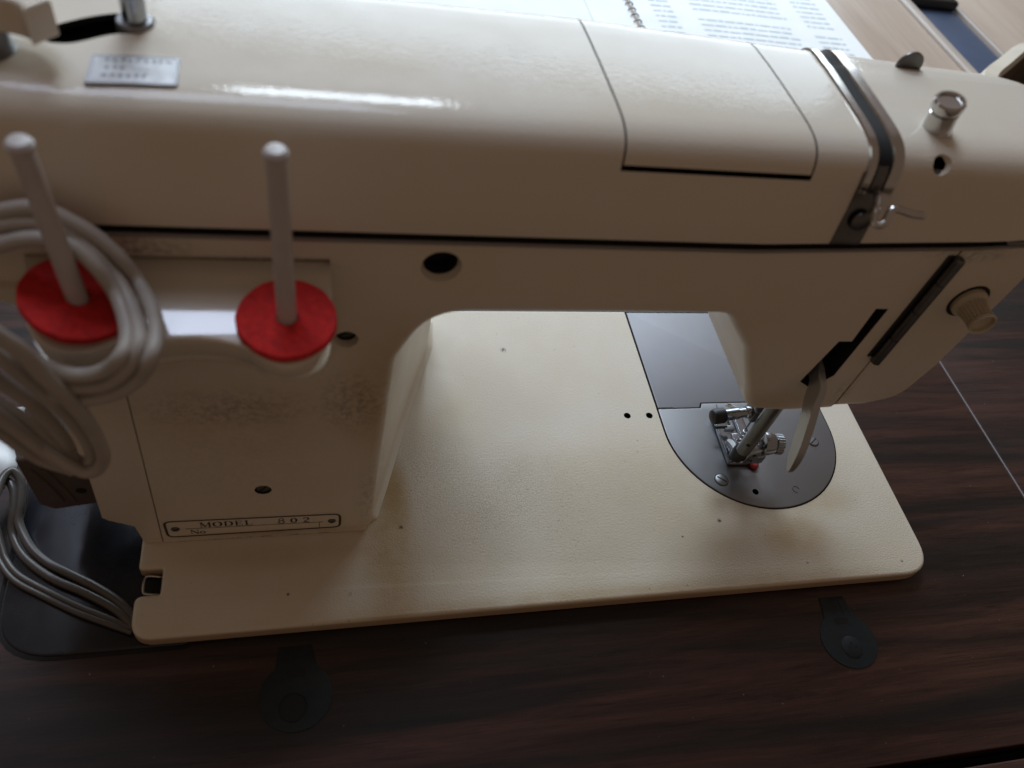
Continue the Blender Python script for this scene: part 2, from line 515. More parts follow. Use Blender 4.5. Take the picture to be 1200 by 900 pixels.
def zpage(x): return -28.2+2.2*math.sin(min(1, abs(x-378)/260*1.3)*math.pi)*.5
ms = []
rr = random.Random(3)
for row in range(34):
    y = 440+row*10.4
    for (xa, xb) in ((402, 424), (448, 560), (578, 610)):
        if rr.random() < .06: continue
        x = xa
        end = xb-rr.random()*10*(xb-xa > 50)
        while x < end:
            w_ = 3+rr.random()*12
            x2 = min(x+w_, end)
            if x2-x > 1:
                h_ = 2.0+rr.random()*1.4
                z = zpage((x+x2)/2)+.25
                zz = (zpage(x)+.25, zpage(x2)+.25)
                ms.append(([(x, y, zz[0]), (x2, y, zz[1]), (x2, y+h_, zz[1]), (x, y+h_, zz[0])], [(0, 1, 2, 3)]))
            x = x2+1.8
o = obj("printed_lines", *join(*ms), M_PRINT, pgR); o['kind'] = 'stuff'
ms = []
for k in range(30):
    y = 440+k*11.5
    ms.append(tube([(374, y, -28.6), (375, y, -26.4), (378, y, -25.2), (381, y, -26.4), (382, y, -28.6)], .7, 6, 3))
o = obj("spiral_binding", *join(*ms), M_STEEL_DK, nb)
obj("tear_line", *box(330, 330.6, 430, 800, zpage(330)-.2, zpage(330)+.3), M_PRINT, pgL)

# long dark blue case beyond the desk edge, floor tones right of it
cs = thing("storage_case", "dark blue long case standing beyond the pale desk edge", "case", (800, 700, -730))
obj("case_body", *box(764, 838, 470, 1300, -730, -42, 4), M_BLUE, cs)
obj("case_edge", *box(838.5, 846, 470, 1300, -730, -38, 2), M_OAK2, cs, label="pale edge of the blue case")
obj("case_handle", *box(766, 836, 722, 900, -41.5, -30, 4), M_BLACK, cs, label="black block on the far end of the case")
sb = thing("side_board", "tan wooden cabinet standing to the right of the dark blue case", "cabinet", (1000, 800, -730))
obj("cabinet_top", *box(851, 1300, 430, 1300, -70, -45, 2), M_OAK, sb)
obj("cabinet_body", *box(858, 1290, 440, 1290, -730, -70.2, 2), M_OAK2, sb)

# ================================================================== SEWING MACHINE
sm = thing("sewing_machine", "cream enamelled flatbed sewing machine seen from behind on the dark table", "sewing machine", (180, 90, -8.6))

# ---- bed
bed_ol = rounded([(-1.2, 1.9, 15), (368, 1.9, 17), (368, 178, 6), (-1.2, 178, 6), (-1.2, 31.4, 2.4), (8.2, 31.4, 1.0), (8.2, 20.4, 1.0), (-1.2, 20.4, 3.5)], 8)
bed = obj("bed", *slab(bed_ol, -6.8, 0, 1.7, seg=5, ra=.8), M_BED, sm, 30); tmp_mat[bed.name] = M_BED
NP = []   # needle-plate outline: circle of 49 about (298, 91), straight sides beyond
for k in range(41):
    a = math.pi + math.pi*k/40
    NP.append((298+49*math.cos(a), 91+49*math.sin(a)))
full = NP + [(347, 177), (249, 177)]
cut(bed, [slab(inset(full, -.7), -2.0, 1.5, .01),
          lathe((230.5, 101.8, -4), (0, 0, 1), [(1.9, 0), (1.9, 6)], 20),
          lathe((243, 101.5, -4), (0, 0, 1), [(1.9, 0), (1.9, 6)], 20)])
obj("bed_hole", *lathe((230.5, 101.8, -3.9), (0, 0, 1), [(1.88, 0), (1.88, .8)], 20), M_VOID, bed)
obj("bed_hole", *lathe((243, 101.5, -3.9), (0, 0, 1), [(1.88, 0), (1.88, .8)], 20), M_VOID, bed)
obj("bed_underframe", *box(12, 352, 22, 168, -8.4, -6.9), M_VOID, sm)

# clip in the bed's left notch
obj("notch_clip", *join(tube([(7.5, 29.8, -5), (2.6, 29.8, -3.2), (1.2, 28.6, -3), (1.2, 23.2, -3), (2.6, 22.0, -3.2), (7.5, 22.0, -5)], .6, 8, 4)), M_CHROME, sm)
obj("notch_floor", *box(1.8, 8.1, 22.6, 29.2, -7.6, -5.4, .3), M_VOID, sm)

# ---- needle plate and slide plate
npl = NP + [(347, 108.3), (275.4, 108.3), (274.0, 105.2), (249, 105.2)]
needle_plate = obj("needle_plate", *slab(npl, -1.9, .55, .45, ra=0), M_STEEL, sm, 30); tmp_mat[needle_plate.name] = M_STEEL
slots = [box(282.2+dx, 283.6+dx, 84, 103, -1, 1.5) for dx in (0, 4.2, 8.4)]
cut(needle_plate, slots + [box(285.0, 289.2, 80.5, 82.4, -1, 1.5),
    lathe((287.1, 51.8, -1.2), (0, 0, 1), [(1.7, 0), (1.7, 4)], 20),
    lathe((311.5, 98.6, -1.2), (0, 0, 1), [(1.5, 0), (1.5, 4)], 20)])
obj("plate_underside", *slab(inset(npl, .6), -1.99, -1.2, .05), M_VOID, sm)
for k, dx in enumerate((0, 4.2, 8.4)):
    t = [box(282.4+dx, 283.4+dx, 85+i*1.5, 85.9+i*1.5, -1.2, .55) for i in range(11)]
    o = obj("feed_dog", *join(box(282.4+dx, 283.4+dx, 84.6, 102.5, -1.2, .0), *t), M_STEEL_DK, needle_plate)
# engraved guide lines on the plate (bracket around the feed area, marks)
gl = [((275.6, 108.5), (312, 108.4)), ((274.0, 105.3), (275.6, 108.5)), ((284.2, 107.2), (281, 84)), ((292.5, 107.2), (290.5, 92))]
ms = []
for (a, b) in gl:
    d = Vector((b[0]-a[0], b[1]-a[1])).normalized()*.22; nx, ny = -d.y, d.x
    ms.append(([(a[0]-nx, a[1]-ny, .575), (b[0]-nx, b[1]-ny, .575), (b[0]+nx, b[1]+ny, .575), (a[0]+nx, a[1]+ny, .575)], [(0, 1, 2, 3)]))
obj("guide_lines", *join(*ms), M_VOID, needle_plate)
def slot_screw(c, r, ang, parent, mat=M_STEEL, h=.7, up=(0, 0, 1)):
    s = obj("screw", *lathe(c, up, [(r, 0), (r, h*.5), (r*.86, h), (r*.1, h*1.15)], 24), mat, parent)
    u, w, d = frame(up); a = u*math.cos(ang)+w*math.sin(ang); b = d.cross(a); c = Vector(c)
    t = h*1.05; z1 = d*(t+.12)
    V = [c+d*t*.6+a*(sx*r*.86)+b*(sy*r*.11) for sx in (-1, 1) for sy in (-1, 1)] + [c+z1+a*(sx*r*.8)+b*(sy*r*.11) for sx in (-1, 1) for sy in (-1, 1)]
    F = [(0, 1, 3, 2), (4, 5, 7, 6), (0, 1, 5, 4), (2, 3, 7, 6), (0, 2, 6, 4), (1, 3, 7, 5)]
    obj("screw_slot", V, F, M_VOID, s)
    ring = [c+d*.06+(u*math.cos(q*math.pi/12)+w*math.sin(q*math.pi/12))*(r*1.09) for q in range(25)]
    obj("screw_ring", *tube(ring, r*.055, 6, 1, sm=False), M_VOID, s)
    return s
slot_screw((270.7, 59.7, .5), 3.3, .9, needle_plate)
slot_screw((333.1, 80.8, .5), 2.9, 2.2, needle_plate)
obj("dimple", *tube([(310.4+1.8*math.cos(q*.35), 52.0+1.8*math.sin(q*.35), .58) for q in range(15)], .2, 6, 1, sm=False), M_STEEL_DK, needle_plate)

sp_ol = [(249.2, 105.6), (273.6, 105.6), (275.2, 108.7), (347, 108.7), (347, 176.2), (249.2, 176.2)]
slide_plate = obj("slide_plate", *slab(rounded([(a, b, .5) for a, b in sp_ol], 3), -1.9, .5, .4, ra=0), simple("brushed_steel", (.27, .265, .275), .56, 1, var=.05, vscale=35, rv=.1), sm, 30)
obj("slide_notch", *box(249.4, 258, 105.9, 106.2, .49, .53), M_VOID, slide_plate)

# ---- lower body: pillar, arm and head as one casting, the back face at y = 43
FY = 116      # far side of the arm
def zseam(x):
    return 170.0 + (max(0, x-205))*.047
outl = [(7.6, .5, 0), (93.2, .5, 3), (95.5, 70, 20), (97.2, 118, 14), (107, 140.3, 26), (208.5, 140.3, 8), (224, 121, 14), (235, 98, 14), (241.2, 84.3, 7), (258, 82.0, 12), (279.6, 83.0, 0)]
top = [(279.6, zseam(279.6)), (240, zseam(240)), (205, 170.0), (100, 170.0), (-60, 170.0)]
left = [(-60, 148), (-22, 146.5), (-11, 142), (-2, 134), (3.2, 125), (12.6, 110), (12.15, 100)]
poly = rounded(outl + [(x, z, 0) for x, z in top] + [(x, z, 0) for x, z in left], 8)
R_ = 4.2
sts = []
for k in range(6):
    t = math.pi/2*k/5
    sts.append((inset(poly, R_*(1-math.sin(t))), 43+R_*(1-math.cos(t))))
sts.append((poly, 80)); sts.append((poly, FY-6)); sts.append((inset(poly, 5), FY))
# only the arch and head edges are rounded: the straight seam edges stay square
def sq(p, q, y):
    x, z = q
    if p[1] >= 169.9-0.01 and p[1] >= zseam(p[0])-.3: return (p[0], y, p[1])
    if p[0] > 279.4: return (p[0], y, z)
    if p[0] < 13.5 and p[1] < 112: return (p[0], y, z if p[1] > .9 else p[1])
    if p[1] < .9: return (x, y, p[1])
    return (x, y, z)
V, F = [], []
n = len(poly)
for ol, y in sts:
    V += [sq(poly[i], ol[i], y) for i in range(n)]
for i in range(len(sts)-1):
    for k in range(n): F.append((i*n+k, i*n+(k+1) % n, (i+1)*n+(k+1) % n, (i+1)*n+k))
F.append(tuple(range(n))); F.append(tuple((len(sts)-1)*n+k for k in range(n)))
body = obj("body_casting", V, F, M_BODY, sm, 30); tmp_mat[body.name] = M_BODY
CUTS = [(*lathe((107.3, 36, 161), (0, 1, 0), [(6.2, 0), (6.0, 7.0), (5.3, 9.5)], 32), M_BODY),
        (*lathe((80.6, 36, 129), (0, 1, 0), [(4.0, 0), (3.8, 7.2), (3.2, 9.6)], 28), M_BODY),
        lathe((107.3, 36, 161), (0, 1, 0), [(5.2, 0), (5.2, 22)], 32),
        lathe((80.6, 36, 129), (0, 1, 0), [(3.2, 0), (3.2, 14)], 28),
        lathe((49.8, 36, 39.4), (0, 1, 0), [(3.2, 0), (3.2, 10)], 28),
        (*box(-30, 75.6, 36, 45.6, 150, 163.4), M_BODY),                     # recess behind the spool shelf
        # presser-lever opening in the head: thin slot above a wider slanted mouth
        slab([(264.4, 145), (269.6, 145), (268.8, 107), (262.5, 99), (255.5, 103.5), (259.4, 127.4), (264.9, 127.4)], 36, 60, .01, 'y')]
cut(body, CUTS)
# deep hole linings and screws seated in them
obj("hole_lining", *lathe((107.3, 51, 161), (0, 1, 0), [(5.15, 0), (5.15, 3)], 28), M_VOID, body)
slot_screw((80.6, 46.8, 129), 3.0, .6, body, M_STEEL_DK, up=(0, -1, 0))
slot_screw((49.8, 44.3, 39.4), 2.9, .9, body, M_STEEL_DK, up=(0, -1, 0))
obj("lever_opening", *box(254, 272, 57, 59.5, 98, 147), M_VOID, body)
obj("arm_core", *box(-50, 300, 44.3, 108, 165.5, 175), M_VOID, sm)

# pillar's flaring inner side, running on to the front of the machine
fp = rounded([(14, 47.5, 0), (92.6, 47.2, 5), (99.0, 66, 14), (110, 100, 30), (128, 150, 20), (130, 170, 3), (14, 170, 3)], 8)
def pill(p, t):
    z, e = t
    x = p[0] + (e if p[0] > 60 else 0); y = p[1]
    return (x, y, z)
sts = [(fp, (.2, 3.2)), (fp, (1.0, 1.9)), (fp, (2.2, .9)), (fp, (4, .2)), (fp, (60, .6)), (fp, (110, 2.0)), (fp, (130, 6.0)), (fp, (141, 14))]
obj("pillar_side", *loft(sts, pill), M_BODY, sm, 40)
# front casing of the arm (beyond, mostly hidden)
obj("arm_front", *slab(rounded([(14, 138, 6), (225, 141.5, 10), (225, 196, 8), (14, 196, 8)], 5), 118.1, 104, 1, 'y'), M_BODY, sm)

# left cover panel beside the pillar, a fine joint between them
sc_ol = [(7.1, .5), (11.7, 100), (12.1, 109.0), (2.6, 124.6), (-3.6, 132), (-9, 120), (-9.5, 56), (-11.4, 23.4), (-9.5, 21), (-1.2, 15.2), (.2, .4)]
side_cover = obj("side_cover", *slab(sc_ol, 70, 43.1, .3, 'y'), M_BODY, sm, 30)
obj("side_joint", *box(-.5, 14, 44.6, 60, .3, 112), M_VOID, sm)

# nameplate, proud of the pillar, with its lettering
plq = thing  # (placeholder so the name stays short)
plate_ol = rounded([(9.8, 5.2, 3.4), (80.0, 5.9, 3.4), (80.0, 18.1, 3.4), (9.8, 19.2, 3.4)], 7)
name_plate = obj("name_plate", *slab(plate_ol, 43.2, 42.5, .15, 'y'), M_BODY, sm, 30, label="small plate reading MODEL 802 and No")
def strip(P, w, y, closed=False):
    P = [Vector(p) for p in P]; V, F = [], []; n = len(P)
    for i in range(n):
        a = P[i-1] if (i or closed) else P[i]; b = P[(i+1) % n] if (i < n-1 or closed) else P[i]
        d = (b-a).normalized(); nn = Vector((-d.y, d.x))*w/2
        for s in (-1, 1):
            q = P[i]+nn*s; V.append((q.x, y, q.y))
    for i in range(n if closed else n-1):
        j = (i+1) % n; F.append((2*i, 2*i+1, 2*j+1, 2*j))
    return V, F
obj("plate_border", *join(strip(inset(plate_ol, .45), 1.0, 42.46, True), strip([(17.6, 12.0), (72.5, 11.6)], .42, 42.46), strip([(71.0, 11.4), (71.0, 7.0)], .25, 42.46)), M_INK, name_plate)
# serif capitals: thick and thin strokes
def arc(cx, cy, rx, ry, a0, a1, n=12): return [(cx+rx*math.cos(math.radians(a0+(a1-a0)*k/n)), cy+ry*math.sin(math.radians(a0+(a1-a0)*k/n))) for k in range(n+1)]
GL = {
 'M': ([([(.12, 0), (.12, 1)], .07), ([(.12, 1), (.5, .05)], .17), ([(.5, .05), (.88, 1)], .07), ([(.88, 0), (.88, 1)], .17), ([(0, .02), (.25, .02)], .06), ([(.72, .02), (1, .02)], .06), ([(0, .98), (.2, .98)], .06), ([(.8, .98), (1, .98)], .06)], 1.0),
 'O': ([(arc(.42, .5, .34, .47, 0, 360, 24), .07), (arc(.42, .5, .36, .44, 120, 240), .19), (arc(.42, .5, .36, .44, -60, 60), .19)], .84),
 'D': ([([(.15, 0), (.15, 1)], .17), ([(0, .97), (.4, .97)], .06), ([(0, .03), (.4, .03)], .06), (arc(.38, .5, .34, .47, -90, 90), .08), (arc(.38, .5, .36, .44, -55, 55), .19)], .82),
 'E': ([([(.15, 0), (.15, 1)], .17), ([(0, .97), (.66, .97)], .06), ([(0, .03), (.68, .03)], .06), ([(.15, .5), (.5, .5)], .06), ([(.65, .97), (.65, .75)], .06), ([(.67, .03), (.67, .27)], .06), ([(.5, .62), (.5, .38)], .06)], .74),
 'L': ([([(.15, 0), (.15, 1)], .17), ([(0, .97), (.32, .97)], .06), ([(0, .03), (.66, .03)], .06), ([(.65, .03), (.65, .3)], .07)], .72),
 'N': ([([(.12, 0), (.12, 1)], .07), ([(.1, 1), (.84, .0)], .17), ([(.84, 0), (.84, 1)], .07), ([(0, .02), (.25, .02)], .06), ([(.72, .98), (.98, .98)], .06), ([(0, .98), (.16, .98)], .06)], .98),
 'o': ([(arc(.3, .3, .24, .28, 0, 360, 20), .08), (arc(.3, .3, .25, .25, 130, 230), .15), (arc(.3, .3, .25, .25, -50, 50), .15)], .62),
 '8': ([(arc(.35, .76, .25, .22, 0, 360, 20), .095), (arc(.35, .27, .31, .25, 0, 360, 20), .115)], .72),
 '0': ([(arc(.35, .5, .27, .47, 0, 360, 24), .08), (arc(.35, .5, .28, .42, 125, 235), .17), (arc(.35, .5, .28, .42, -55, 55), .17)], .72),
 '2': ([(arc(.34, .72, .25, .25, 185, -40) + [(.40, .42), (.2, .24), (.08, .06)], .1), (arc(.36, .72, .24, .24, 60, -40), .16), ([(.06, .06), (.62, .06)], .13), ([(.62, .05), (.65, .24)], .06)], .72)}
def text(s, x, z, h, wd, y, sp, skew=0):
    ms = []
    for ch in s:
        if ch == ' ': x += wd*.6; continue
        g, adv = GL[ch]
        for P, w in g:
            ms.append(strip([(x+px*wd, z+py*h+(x+px*wd)*skew) for px, py in P], w*h*1.12, y-.005*len(ms)*.05))
        x += adv*wd+sp
    return join(*ms)
obj("lettering", *join(text("MODEL", 23.4, 12.9, 4.0, 4.3, 42.45, .75, -.008), text("802", 54.2, 12.7, 4.2, 3.8, 42.45, 2.3, -.008), text("No", 19.2, 7.4, 3.4, 3.5, 42.45, .2)), M_INK, name_plate)
slot_screw((13.8, 42.5, 12.3), 1.5, .5, name_plate, M_STEEL_DK, .5, (0, -1, 0))
slot_screw((76.2, 42.5, 12.0), 1.5, 1.2, name_plate, M_STEEL_DK, .5, (0, -1, 0))

# ---- seam strip between body and top cover
sv = []
for z0, z1, y0, mt, nm in ((170.7, 171.25, 41.9, M_LIP, "seam_strip"), (169.8, 170.45, 42.7, M_GAPLIP, "seam_lip")):
    V, F = [], []; xs = [-60, 0, 50, 100, 150, 205, 225, 245, 265, 285, 305, 314]
    for x in xs:
        d = zseam(x)-170.0
        dd = d + max(0, x-285)*.05
        V += [(x, y0, z0+dd), (x, y0, z1+dd), (x, y0+1.0, z1+dd), (x, y0+1.0, z0+dd)]
    for i in range(len(xs)-1):
        for k in range(4): F.append((4*i+k, 4*i+(k+1) % 4, 4*i+4+(k+1) % 4, 4*i+4+k))
    F.append((0, 1, 2, 3)); F.append(tuple(4*(len(xs)-1)+k for k in range(4)))
    obj(nm, V, F, mt, sm)

# ---- top cover (thin shell) with the lid let into it
def prof(x):
    zb = 173.9 + max(0, x-205)*.047 + max(0, x-285)*.03
    yf = 110.5 - max(0, x-150)*.075
    P = [(42.4, zb), (42.4, 175.2+(zb-173.5)*.7), (42.9, 180), (43.8, 187), (45.0, 193), (45.5, 195.85), (45.9, 197.5), (46.4, 199.4), (47.2, 201.2), (48.4, 202.8), (50.0, 204.0), (52.0, 204.9),
         (54.5, 205.5), (58, 205.85), (63, 205.95), (72, 205.9), (82, 205.75), (92, 205.5), (yf-10, 205.2), (yf-4, 204.9), (yf, 204.3), (yf+3.4, 203.0), (yf+5.8, 200.8), (yf+7.2, 197.5), (yf+7.8, 193), (yf+8.2, 183), (yf+8.4, zb)]
    return P
K_LID = 5   # profile index where the opening's lower edge runs
def shell(name, xs, k0=0, k1=None, hole=None, mat=M_COVER, th=1.6, endr=False, dx=0):
    V, F = [], []; xs = list(xs)
    N = len(prof(0)); k1 = k1 if k1 is not None else N-1
    for x in xs:
        P = prof(x)
        if endr and x > 305:
            s = (x-305)/20.0; q = 1-math.sqrt(max(0, 1-min(1, s)**2))
            P = [(y+(76-y)*q*.22, zb_+(190-zb_)*q*.35) for y, zb_ in P]
        for k in range(k0, k1+1): V.append((x, *P[k]))
    m_ = k1-k0+1
    for i in range(len(xs)-1):
        for k in range(m_-1):
            if hole and xs[i] >= hole[0]-.01 and xs[i+1] <= hole[1]+.01 and (k0+k) >= hole[2]: continue
            F.append((i*m_+k, i*m_+k+1, (i+1)*m_+k+1, (i+1)*m_+k))
    if endr: F.append(tuple((len(xs)-1)*m_+k for k in range(m_)))
    o = obj(name, V, F, mat, sm, 40); tmp_mat[o.name] = mat
    # normals outwards, then real thickness
    bm = bmesh.new(); bm.from_mesh(o.data)
    c = Vector((0, (78-90)*MM, (188+8.6)*MM))
    f = max(bm.faces, key=lambda f: f.calc_center_median().z)
    if f.normal.z < 0: bmesh.ops.reverse_faces(bm, faces=bm.faces)
    bm.to_mesh(o.data); bm.free()
    md = o.modifiers.new("thickness", 'SOLIDIFY'); md.thickness = th*MM; md.offset = -1; o.data.materials.append(M_VOID); md.material_offset_rim = 1
    return o
xs = [-60, -30, 0, 10, 20, 30, 40, 60, 80, 100, 120, 140, 150, 153.0, 156, 165, 180, 195, 207, 212.0, 216, 225, 235, 245, 255, 265, 275, 285, 295, 305, 309, 313, 316.5, 319.5, 322, 323.8, 324.8]
cover = shell("top_cover", xs, hole=(153.0, 212.0, K_LID), endr=True)
sl = [(8.9, 72.9), (10.6, 70.4), (15.7, 70.9), (21.7, 75.1), (25.3, 77.0), (30.1, 78.1), (32.4, 81.9), (32.6, 85.4), (30.6, 87.2), (24.4, 87.4), (18.4, 84.8), (12.3, 80.3), (9.4, 76.9)]
cs_ = smooth_path([(a, b, 0) for a, b in sl+sl[:1]], 4)[:-1]
hx, hz = 254.6, 202.6
cut(cover, [slab([(p.x, p.y) for p in cs_], 190, 215, .01),
            (*lathe((hx, 44, hz+1.9), (0, .75, -.4), [(3.5, 0), (3.3, 5.2), (2.2, 6.6)], 24), M_COVER),
            lathe((hx, 44, hz+1.9), (0, .75, -.4), [(2.1, 0), (2.1, 14)], 24),
            ])
obj("cover_core", *box(-55, 150, 56, 104, 176, 200), M_VOID, sm)
obj("cover_core", *box(150, 300, 52, 98, 176, 199), M_VOID, sm)
lid = shell("lid", [153.6, 156, 165, 180, 195, 207, 211.4], k0=K_LID+1, th=1.6)
tmp_mat[lid.name] = M_COVER; cut(lid, [])
lid['label'] = "rectangular lid let into the top cover"
obj("screw", *lathe((hx, 49.0, hz-5), (0, -.85, .3), [(2.3, 0), (2.3, 1.5), (1.1, 2.2)], 20), M_STEEL_DK, cover)

# label on the top cover, rubbed print
lp = obj("foil_label", *slab(rounded([(21.1, 54.2, .5), (40.3, 55.6, .5), (40.0, 67.3, .5), (21.0, 65.9, .5)], 3), 205.2, 206.25, .1), M_PLATE, cover, label="small silvery label with rubbed print")
ms = []
r2 = random.Random(11)
def tick(x, y, w, h): ms.append(([(x, y, 206.29), (x+w, y+w*.07, 206.29), (x+w, y+h, 206.29), (x, y+h, 206.29)], [(0, 1, 2, 3)]))
for row, (yy, xa, xb) in enumerate(((63.2, 24.0, 37.5), (60.0, 24.4, 28.8), (56.6, 24.0, 34))):
    x = xa
    while x < xb:
        w_ = .7+r2.random()*.5
        for q in range(3):
            tick(x+r2.random()*w_*.5, yy+r2.random()*1.2+(x-21)*.07, .25+r2.random()*.5, .25+r2.random()*.35)
        tick(x, yy+(x-21)*.07, .25, 1.5)
        x += w_+.75
for q in range(4): tick(30+q*1.1, 61.0, .5, .25)
obj("label_print", *join(*ms), M_STEEL_DK, lp)
obj("label_frame", *loft([(rounded([(20.7, 53.8, .6), (40.7, 55.2, .6), (40.4, 67.7, .6), (20.6, 66.3, .6)], 3), 205.9), (rounded([(20.9, 54.0, .6), (40.5, 55.4, .6), (40.2, 67.5, .6), (20.8, 66.1, .6)], 3), 206.35), (rounded([(21.5, 54.6, .5), (39.9, 56.0, .5), (39.6, 66.9, .5), (21.4, 65.5, .5)], 3), 206.35), (rounded([(21.5, 54.6, .5), (39.9, 56.0, .5), (39.6, 66.9, .5), (21.4, 65.5, .5)], 3), 206.26)], lambda p, t: (p[0], p[1], t), False, False), M_STEEL, lp)

# bobbin winder: steel post in the curved slot, cream lever arching over
obj("winder_post", *lathe((28.2, 82.6, 198), (.02, 0, 1), [(3.0, 0), (3.0, 30), (2.7, 31), (2.7, 44)], 28), M_BRIGHT, sm)
obj("winder_collar", *lathe((28.2, 82.6, 203), (0, 0, 1), [(4.6, 0), (4.6, 3.2), (4.2, 4.0), (3.0, 4.1)], 28), M_STEEL, sm)
wl = [(16.6, 57.5), (14.8, 60.4), (10.5, 62.0), (5, 62.2), (-4, 60), (-14, 56), (-14, 66), (-4, 71), (4, 73.4), (12, 72.8), (17.5, 69.5), (21.0, 63.0)]
wlp = [(p.x, p.y) for p in smooth_path([(a-4.0, b, 0) for a, b in wl], 3)]
lever_w = obj("winder_lever", *slab([(x-1.2, y+.0) for x, y in wlp], 212, 220.5, 1.0, ra=.6), M_COVER, sm, 30, label="cream curved bobbin winder lever")
obj("lever_foot", *lathe((-3, 66, 205), (0, 0, 1), [(8.5, 0), (7, 2), (6.5, 7.5)], 28), M_STEEL_DK, lever_w)

# ---- chrome thread-guide trim across the arm at the head
def band(x0, x1, off, h, ka, kb, mat, name, parent=sm, slide=0, edge=.0):
    V, F = [], []; P = prof((x0+x1)/2)
    pts = smooth_path([(0, *P[k]) for k in range(ka, kb+1)], 3)
    n_ = len(pts)
    for i, p in enumerate(pts):
        a = pts[max(i-1, 0)]; b = pts[min(i+1, n_-1)]
        d = (b-a).normalized(); nn = Vector((0, -d.z, d.y))
        if nn.y > 0 and nn.z < .2 and p.y < 70: nn = -nn
        s = slide*(p.y-45)/60
        for (xx, oo) in ((x0, off), (x0+edge, off+h), (x1-edge, off+h), (x1, off)):
            q = p+nn*oo; V.append((xx+s, q.y, q.z))
    for i in range(n_-1):
        for k in range(4): F.append((4*i+k, 4*i+(k+1) % 4, 4*i+4+(k+1) % 4, 4*i+4+k))
    F.append((0, 1, 2, 3)); F.append(tuple(4*(n_-1)+k for k in range(4)))
    return obj(name, V, F, mat, parent, 30)
NPF = len(prof(0))
gb = band(228.4, 238.8, -.3, .75, 0, 7, M_STEEL_DK, "guide_plate")
ga = band(229.0, 240.0, -.3, .7, 7, NPF-6, M_VOID, "guide_channel", slide=4.2)
band(228.7, 231.9, -.2, .9, 4, NPF-4, M_CHROME, "chrome_rail", edge=.4, slide=4.2)
band(236.0, 240.6, -.2, 1.3, 3, NPF-4, M_CHROME, "chrome_rail", edge=.5, slide=4.2)
band(232.0, 235.8, .45, .5, 4, 8, M_STEEL_DK, "guide_slot", edge=.2)
obj('guide_rivet', *lathe((234.0, 42.2, 184.5), (0, -1, .05), [(3.4, 0), (3.3, .6), (2.6, 1.0), (.2, 1.15)], 28), M_STEEL_DK, gb)
obj("thread_guide", *tube([(234.5, 44, 194.5), (233.0, 40.0, 194.2), (231.2, 36.6, 193.4), (231.0, 35.2, 191.0), (233.0, 34.6, 189.4), (235.4, 35.2, 189.8), (236.4, 36.4, 191.8), (237.4, 37.4, 193.2), (239.4, 37.2, 193.4), (243.6, 36.6, 192.6), (248.0, 36.2, 192.4)], 1.0, 10, 6, flat=(1, 1.25)), M_CHROME, sm)

# ---- chrome pressure post on top of the head
d_ = Vector((-.22, -.06, 1))
pk = obj("pressure_post", *lathe((258.3, 61.5, 201.5), d_, [(4.9, 0), (4.9, 4.2), (4.6, 5), (4.35, 6), (4.3, 10.6), (3.6, 10.9), (3.6, 11.5), (4.5, 11.8), (4.7, 12.3), (4.7, 14.2), (4.3, 14.9), (3.5, 14.95), (3.2, 14.2), (.2, 14.0)], 36), M_CHROME, sm, 25)
# ---- tension disc peeping out of its slot
obj("take_up_disc", *lathe((267.8, 98.1, 205.6), (0, 1, 0), [(4.6, 0), (4.9, .25), (4.9, .9), (4.6, 1.1)], 36), M_STEEL_DK, sm, 25)

# ---- face cover (hinged end cover), hinge barrel, light knob
fc = rounded([(280.6, 83.1, 0), (296, 84.0, 20), (311.5, 89.5, 14), (316.3, 112, 20), (320.4, zseam(320)+1.2, 0), (280.6, zseam(280.6), 0)], 7)
def fcy(p, t):
    y, = t
    return (p[0], y, p[1])
sts = []
RR = 9.0
for k in range(7):
    t = math.pi/2*k/6
    ins = inset(fc, RR*.55*(1-math.sin(t)))
    # keep the hinge side and the seam side straight
    ol = [((p[0] if p[0] < 280.8 else q[0]), (p[1] if p[1] > zseam(p[0])-.3 and p[1] > 160 else (q[1]))) for p, q in zip(fc, ins)]
    sts.append((ol, (43+RR*(1-math.cos(t)),)))
sts.append((fc, (108,)))
face = obj("face_cover", *loft(sts, fcy), M_BODY, sm, 30, label="hinged end cover of the head")
obj("face_gap", *box(278.5, 282, 44.8, 60, 84.5, 170), M_VOID, sm)
hb = obj("hinge_barrel", *lathe((280.2, 41.3, 117.5), (0, 0, 1), [(1.2, -.4), (2.0, 0), (2.0, 13.5), (1.7, 13.6), (1.7, 14.1), (2.0, 14.2), (2.0, 28), (1.7, 28.1), (1.7, 28.6), (2.0, 28.7), (2.0, 42), (1.7, 42.1), (1.7, 42.6), (2.0, 42.7), (2.0, 53), (1.3, 53.6)], 20), M_STEEL_DK, sm, 25, label="long dark hinge barrel on the head")
obj("hinge_leaf", *box(276.4, 279.6, 42.5, 43.4, 119, 171.0, .2), M_BLACK, hb)
kn = obj("light_knob", *lathe((300.3, 43.4, 149.4), (-.02, -1, -.03), [(6.3, 0), (6.3, 2.0), (5.6, 2.4), (4.6, 3.6), (4.1, 7), (4.1, 9.6), (4.7, 10.6), (4.9, 11.6), (4.6, 12.0), (4.0, 11.7), (3.8, 10.4), (.2, 10.0)], 40), M_KNOB, face, 25, label="beige ribbed knob on the face cover")
ribs = []
u, w, dd = frame((-.02, -1, -.03))
for k in range(22):
    a = 2*math.pi*k/22; r0 = u*math.cos(a)+w*math.sin(a); c = Vector((300.3, 43.4, 149.4))
    ribs.append(tube([c+dd*3.2+r0*4.8, c+dd*7+r0*4.2, c+dd*9.8+r0*4.3], .38, 5, 1, sm=False))
obj("knob_ribs", *join(*ribs), M_KNOB, kn)
obj("knob_ring", *lathe((300.3, 43.3, 149.4), (0, -1, 0), [(7.7, -.5), (7.7, .35), (6.9, .4)], 36), M_VOID, face)

